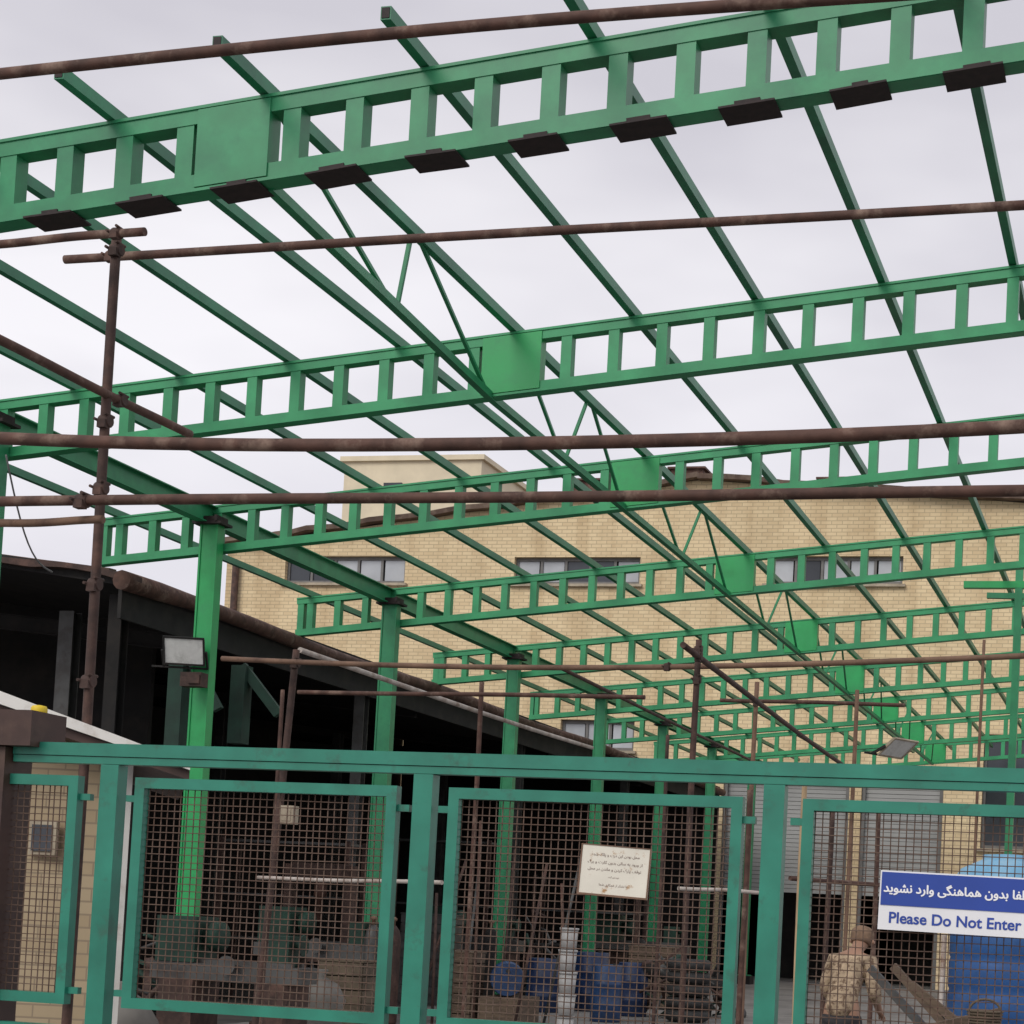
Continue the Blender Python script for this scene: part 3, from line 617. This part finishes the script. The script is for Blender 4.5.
def heap(px, D, wd_, ht, label, seed):
    rr = random.Random(seed); q = W(px, 950, D=D); c = V((q.x, q.y, 0)); k = MB()
    for n in range(26):
        h = rr.random()**1.5*ht; sp = (1-h/ht*.7)*wd_/2; p = c+V((rr.uniform(-sp,sp), rr.uniform(-.4,.4), h*.8+.05)); ty = rr.random(); k.cur = rr.randrange(4)
        d = V((rr.uniform(-1,1), rr.uniform(-.6,.6), rr.uniform(-.5,.8))).normalized(); L_ = rr.uniform(.15,.5)
        a_ = p-d*L_; b_ = p+d*L_; a_.z = max(a_.z, .03); b_.z = max(b_.z, .03)
        if ty < .5: k.tube([a_, (a_+b_)/2+V((0,0,rr.uniform(-.0,.08))), b_], rr.uniform(.015,.035), 8)
        elif ty < .7: k.bar(a_, b_, rr.uniform(.04,.12), rr.uniform(.02,.06))
        else: k.lathe(p, [(.02,0), (rr.uniform(.08,.15),.01), (rr.uniform(.08,.15),.1), (.02,.11)], 14, d)
    o = k.build('scrap_heap', [M['rust_dark'], M['grey_metal'], M['black'], M['dark_green']], None, loc=c); tag(o, label, 'scrap heap', 'scrap heaps under the shed edge')
heap(160, 20, 1.0, 1.3, 'scrap heap left of the bright green column', 1)
heap(300, 21, 1.0, .9, 'scrap heap behind the leaning brown pole', 2)
heap(540, 32, 1.5, 2.0, 'tall scrap heap behind the white pails', 5)
heap(665, 30, 1.1, 1.2, 'scrap heap between the blue drums and the tyres', 6)
heap(715, 31, 1.0, .8, 'low scrap heap right of the tyre stack', 8)
for i, (px, py, D, lab) in enumerate(((122, 1000, 15, 'dusty sack slumped on the ground behind the first gate post'), (320, 960, 20, 'dusty sack slumped before the brown crate'))):
    q = W(px, py, D=D); c = V((q.x, q.y, 0)); k = MB()
    k.lathe(c, [(.22,0), (.29,.1), (.27,.35), (.3,.55), (.2,.72), (.07,.80), (.1,.88)], 16); o = k.build('sack', M['sack'], None, loc=c)
    for v in o.data.vertices: v.co += V((random.uniform(-.02,.02), random.uniform(-.02,.02), 0))
    tag(o, lab, 'sack', 'filled sacks on the ground')
CL = ['leftmost gas cylinder of three by the second green column', 'middle gas cylinder of three by the second green column', 'rightmost gas cylinder of three by the second green column', 'lone dark gas cylinder beside the tall grey crate']
for i, (px, D) in enumerate(((372,25), (382,25.3), (392,25), (490,30))):
    q = W(px, 950, D=D); c = V((q.x, q.y, 0)); t = thing('gas_cylinder', CL[i], 'gas cylinder', c, 'gas cylinders in the shed mouth')
    k = MB(); k.lathe(c, [(.105,0), (.115,.03), (.115,1.15), (.09,1.28), (.04,1.35)], 16); k.build('body', M[['grey_metal','blue','rust_dark','shadow'][i]], t)
    k = MB(); k.lathe(c+Z*1.35, [(.03,0), (.03,.06), (.05,.07), (.05,.1), (.02,.12)], 10); k.build('valve', M['rust_light'], t)
for i in range(5):
    q = W(690, 950, D=29); c = V((q.x, q.y, .11+.2*i)); k = MB(); k.ring(c, .27, .105); o = k.build('tyre', M['rubber'], None, loc=c)
    tag(o, ['lowest tyre of the stack by the dark doorway','second tyre from the ground in the stack','middle tyre of the five stacked tyres','fourth tyre up in the stack','topmost tyre of the stack by the dark doorway'][i], 'tyre', 'tyres in one stack')
ORD = ['first','second','third','fourth','fifth','sixth','seventh','eighth']
for i in range(8):
    px = 418+i*21+random.uniform(-6,6); D = 24+random.uniform(0,5); q = W(px, 950, D=D); a = V((q.x, q.y, .02)); b = a+V((random.uniform(-.5,.5), random.uniform(.2,.8), random.uniform(1.8,3.2)))
    k = MB(); k.tube([a, b], .022, 8); o = k.build('loose_pipe', M[['rust_dark','rust_dark','grey_metal','rust'][i % 4]], None, loc=a); tag(o, '%s leaning pipe from the left among those behind the middle gate panel' % ORD[i], 'pipe', 'loose pipes leaning under the shed')
q = W(320, 900, D=28); c = V((q.x, q.y, 0)); t = thing('workshop_press', 'dark upright workshop press frame inside the shed mouth', 'machine', c)
k = MB(); k.box(c+V((-.5,0,1.1)), .14, .2, 2.2); k.box(c+V((.5,0,1.1)), .14, .2, 2.2); k.box(c+V((0,0,2.1)), .86, .24, .25); k.box(c+V((0,0,.8)), .86, .3, .18); k.build('frame', M['rust_dark'], t)
k = MB(); k.lathe(c+V((0,0,1.35)), [(.05,0), (.05,.35), (.1,.36), (.1,.62)], 14); k.build('ram', M['rust'], t)
q = W(289, 815, D=14.8); t = thing('switch_box', 'small cream switch box fixed to the leaning brown pole', 'electrical box', q); k = MB(); k.box(q, .12, .1, .15); k.build('housing', M['plaster'], t); k = MB(); k.box(q+V((0,-.053,0)), .08, .006, .10); k.build('door', M['plaster'], t)
for (px, D, lab, hh) in ((590, 37, 'dark steel storage rack with shelves in front of the doorway', 2.4), (440, 36, 'taller storage rack deep in the shed behind the tall grey crate', 3.0), (290, 29, 'storage rack inside the shed beyond the press frame', 2.6)):
    q = W(px, 900, D=D); c = V((q.x, q.y, 0)); t = thing('storage_rack', lab, 'rack', c)
    for i in (-1, 1):
        for j in (-1, 1): k = MB(); k.box(c+V((i*1.1, j*.3, hh/2)), .06, .06, hh); k.build('upright', M['rust_dark'], t)
    for z in (.3, 1.0, 1.7, hh-.05): k = MB(); k.box(c+V((0,0,z)), 2.14, .54, .04); k.build('shelf', M['grey_metal'], t)
# blue water tank
q = W(1006, 950, D=13.5); c = V((q.x, q.y, 0)); zt_ = W(1000, 854, D=13.5).z
t = thing('water_tank', 'big blue round water tank with pale domed top behind the warning sign', 'tank', c)
r = .42; k = MB(); prof = [(r*.97, .02)]; zz = zt_-.26
for i in range(8):
    z = .05+i*(zz-.08)/8; prof += [(r, z), (r, z+(zz-.08)/8*.75), (r*.975, z+(zz-.08)/8*.9)]
prof.append((r, zz))
k.lathe(c, prof, 32); k.build('body', M['tank'], t)
k = MB(); k.lathe(c+Z*(zz+.001), [(r*.99,0), (r*.97,.06), (r*.85,.14), (r*.55,.2), (.2,.215), (.2,.25), (.05,.26)], 32); k.build('dome', M['blue_pale'], t)
k = MB(); k.tube([c+V((-r-.02,-.2,.15)), c+V((-r-.02,-.2,1.6))], .02, 8); k.build('pipe', M['pale_tube'], t)
for i, (x0, y0, x1, y1, lab) in enumerate(((870,968,935,1040,'leftmost board leaning in front of the blue tank'), (893,966,958,1040,'middle leaning board in front of the blue tank'), (912,985,985,1045,'rightmost leaning board resting low by the blue tank'), (1000,1012,905,1034,'crossing board laid over the leaning boards'))):
    a = W(x0, y0, D=12.6-.1*i); b = W(x1, y1, D=12.3-.1*i); b = a+(b-a)*min(3, ((a.z-.03)/(a.z-b.z))) if i < 3 else b
    k = MB(); k.bar(a, b, .03, .055, Z); o = k.build('board', M['wood'] if i else M['grey_metal'], None, loc=a); tag(o, lab, 'board', 'boards propped by the blue tank')
q = W(985, 1012, D=11.5); c = V((q.x, q.y, q.z-.13)); t = thing('basket', 'brown woven basket with round handle in front of the blue tank', 'basket', c)
k = MB()
for i in range(8): k.lathe(c+Z*(.018*i), [(.09+.003*i,0), (.10+.003*i,.009), (.09+.003*i,.017)], 18)
k.build('body', M['carton'], t); k = MB(); k.tube([c+V((.10*math.cos(x), 0, .13+.08*math.sin(x))) for x in [math.pi*i/10 for i in range(11)]], .008, 8); k.build('handle', M['carton'], t)
k = MB(); k.box(V((c.x, c.y, c.z/2-.01)), .5, .4, c.z-.02); o = k.build('concrete_block', M['concrete'], None, loc=V((c.x,c.y,0))); tag(o, 'low concrete block carrying the woven basket', 'block')

# ------------------------------------------------------------------ worker seen from behind, stooping forward
def skin_mesh(name, verts, edges, radii, m, parent, sub=2, root=0):
    me = bpy.data.meshes.new(name); me.from_pydata(verts, edges, []); ob = bpy.data.objects.new(name+'_s', me); C.objects.link(ob)
    md = ob.modifiers.new('s', 'SKIN'); 
    for i, r in enumerate(radii):
        rr = r if isinstance(r, tuple) else (r, r); me.skin_vertices[0].data[i].radius = rr
    me.skin_vertices[0].data[root].use_root = True
    md2 = ob.modifiers.new('u', 'SUBSURF'); md2.levels = sub; md2.render_levels = sub
    dg = bpy.context.evaluated_depsgraph_get(); nm = bpy.data.meshes.new_from_object(ob.evaluated_get(dg)); bpy.data.objects.remove(ob)
    nm.materials.clear(); nm.materials.append(m)
    for p in nm.polygons: p.use_smooth = True
    o = bpy.data.objects.new(name, nm); C.objects.link(o); o.parent = parent; return o
q = W(845, 950, D=15.0); per = thing('person', 'worker in pale patterned shirt and dark trousers stooping forward, seen from behind', 'person', (q.x, q.y, 0))
per.rotation_euler.z = math.radians(-16)
LEAN = math.radians(24)
def ben(p):
    x, y, z = p
    if z <= .92: return p
    dz = z-.92; return (x, y*math.cos(LEAN)+dz*math.sin(LEAN)-.06, .92+dz*math.cos(LEAN)-y*math.sin(LEAN))
bv = [(0,0,.94), (0,.01,1.1), (0,.02,1.28), (0,.03,1.42), (0,.05,1.50), (0,.09,1.57), (0,.11,1.64), (0,.12,1.69),
      (.1,0,.9), (.12,.03,.5), (.12,-.02,.1), (.13,.1,.04), (-.1,0,.9), (-.11,-.03,.5), (-.12,-.08,.1), (-.13,.04,.04),
      (.16,.02,1.39), (.22,.10,1.14), (.17,.34,1.12), (.15,.41,1.11), (-.16,.02,1.39), (-.22,.08,1.14), (-.17,.32,1.10), (-.15,.39,1.09)]
be = [(0,1),(1,2),(2,3),(3,4),(4,5),(5,6),(6,7),(0,8),(8,9),(9,10),(10,11),(0,12),(12,13),(13,14),(14,15),(3,16),(16,17),(17,18),(18,19),(3,20),(20,21),(21,22),(22,23)]
br = [(.12,.09),(.115,.085),(.13,.095),(.10,.08),.05,.07,.08,.058, .08,.055,.045,.04, .08,.055,.045,.04, .055,.042,.033,.03, .055,.042,.033,.03]
for s, wr_ in ((1,19), (-1,23)):
    wx, wy, wz = bv[wr_]
    for fi, (dx, dz, l) in enumerate(((-.028,.01,.07), (-.01,.0,.08), (.01,-.005,.075), (.027,-.012,.06))):
        n = len(bv); bv += [(wx+dx*s*.6, wy+.05, wz+dz), (wx+dx*s, wy+.05+l*.6, wz+dz-.01), (wx+dx*s, wy+.05+l*.8, wz+dz-.045)]; be += [(wr_, n), (n, n+1), (n+1, n+2)]; br += [.012, .0095, .008]
    n = len(bv); bv += [(wx-.03*s, wy+.02, wz+.02), (wx-.05*s, wy+.06, wz+.02)]; be += [(wr_, n), (n, n+1)]; br += [.013, .010]
body = skin_mesh('body', [ben(p) for p in bv], be, br, M['skin'], per)
sv = [(0,0,.86), (0,-.01,1.0), (0,.0,1.14), (0,.01,1.28), (0,.03,1.41), (.16,.02,1.39), (.225,.10,1.15), (.19,.26,1.13), (-.16,.02,1.39), (-.225,.08,1.15), (-.19,.24,1.12)]
skin_mesh('shirt', [ben(p) for p in sv], [(0,1),(1,2),(2,3),(3,4),(4,5),(5,6),(6,7),(4,8),(8,9),(9,10)], [(.155,.12),(.145,.115),(.145,.11),(.155,.12),(.11,.085),.078,.062,.05,.078,.062,.05], M['khaki'], per)
tv = [(0,-.02,.90), (.1,0,.84), (.12,.03,.5), (.12,-.02,.12), (-.1,0,.84), (-.11,-.03,.5), (-.12,-.08,.12)]
skin_mesh('trousers', tv, [(0,1),(1,2),(2,3),(0,4),(4,5),(5,6)], [(.125,.105),.098,.075,.065,.098,.075,.065], M['trousers'], per)
def pbuild(k, name, m, bend=True):
    if bend: k.v = [V(ben(tuple(v))) for v in k.v]
    o = k.build(name, m, None); o.parent = per; return o
for s, y in ((1,.05), (-1,-.01)):
    k = MB(); x = .12*s; k.hexa([(x-.05,y-.12,0), (x+.05,y-.12,0), (x+.05,y+.16,0), (x-.05,y+.16,0), (x-.045,y-.11,.09), (x+.045,y-.11,.09), (x+.035,y+.12,.06), (x-.035,y+.12,.06)]); pbuild(k, 'shoe', M['rubber'], False)
k = MB(); k.lathe((0,.095,1.58), [(.08,0), (.095,.03), (.1,.07), (.095,.11), (.07,.14), (.01,.155)], 20); pbuild(k, 'head_cloth', M['scarf'])
for s in (-1, 1): k = MB(); k.lathe((s*.083,.12,1.61), [(.012,0), (.022,.01), (.012,.03)], 10, (s,0,0)); pbuild(k, 'ear', M['skin'])
k = MB(); k.tube([(0,.195,1.65), (0,.225,1.61), (0,.205,1.60)], .012, 8); pbuild(k, 'nose', M['skin'])

# ------------------------------------------------------------------ light, sky, camera
sun = bpy.data.lights.new('sun', 'SUN'); sun.energy = 1.5; sun.angle = math.radians(30); sun.color = (1, .97, .90)
so_ = bpy.data.objects.new('sun', sun); C.objects.link(so_)
sd = V((.3, .8, -.68)).normalized(); so_.rotation_euler = sd.to_track_quat('-Z', 'Y').to_euler()
wd = bpy.data.worlds.new('World'); bpy.context.scene.world = wd; wd.use_nodes = True; nt = wd.node_tree; N = nt.nodes; L = nt.links
bg = N['Background']; bg.inputs[1].default_value = 1.
sk = N.new('ShaderNodeTexSky'); sk.sky_type = 'NISHITA'; sk.sun_disc = False; sk.sun_elevation = math.radians(38); sk.sun_rotation = math.radians(200)
sm = N.new('ShaderNodeMixRGB'); sm.blend_type = 'MULTIPLY'; sm.inputs[0].default_value = 1; L.new(sk.outputs[0], sm.inputs[1]); sm.inputs[2].default_value = (.1,.1,.1,1)
tc = N.new('ShaderNodeTexCoord'); mp = N.new('ShaderNodeMapping'); mp.inputs['Scale'].default_value = (1.6, 1.6, 4.5); L.new(tc.outputs['Generated'], mp.inputs[0])
nz = N.new('ShaderNodeTexNoise'); nz.inputs['Scale'].default_value = 1.7; nz.inputs['Detail'].default_value = 4; nz.inputs['Roughness'].default_value = .5; L.new(mp.outputs[0], nz.inputs[0])
cr = N.new('ShaderNodeValToRGB'); e = cr.color_ramp.elements; e[0].position = .34; e[0].color = (.66,.64,.70,1); e[1].position = .66; e[1].color = (.92,.90,.94,1); L.new(nz.outputs[0], cr.inputs[0])
sp = N.new('ShaderNodeSeparateXYZ'); L.new(tc.outputs['Generated'], sp.inputs[0])
c2 = N.new('ShaderNodeValToRGB'); e = c2.color_ramp.elements; e[0].position = .05; e[0].color = (1.18,1.18,1.18,1); e[1].position = .42; e[1].color = (1,1,1,1); L.new(sp.outputs[2], c2.inputs[0])
m1 = N.new('ShaderNodeMixRGB'); m1.blend_type = 'MULTIPLY'; m1.inputs[0].default_value = 1; L.new(cr.outputs[0], m1.inputs[1]); L.new(c2.outputs[0], m1.inputs[2])
m2 = N.new('ShaderNodeMixRGB'); m2.inputs[0].default_value = .95; L.new(sm.outputs[0], m2.inputs[1]); L.new(m1.outputs[0], m2.inputs[2]); L.new(m2.outputs[0], bg.inputs[0])

cd = bpy.data.cameras.new('camera'); cam = bpy.data.objects.new('camera', cd); C.objects.link(cam)
cd.sensor_width = 36; cd.lens = 36*F/1024; cd.shift_x = -(PX-512)/1024; cd.shift_y = (PY-512)/1024; cd.clip_start = .1; cd.clip_end = 2000
cam.matrix_world = Matrix.Translation((0,0,EYE)) @ R.to_4x4()
bpy.context.scene.camera = cam
sc = bpy.context.scene; sc.view_settings.view_transform = 'Standard'; sc.view_settings.look = 'None'; sc.view_settings.exposure = 0
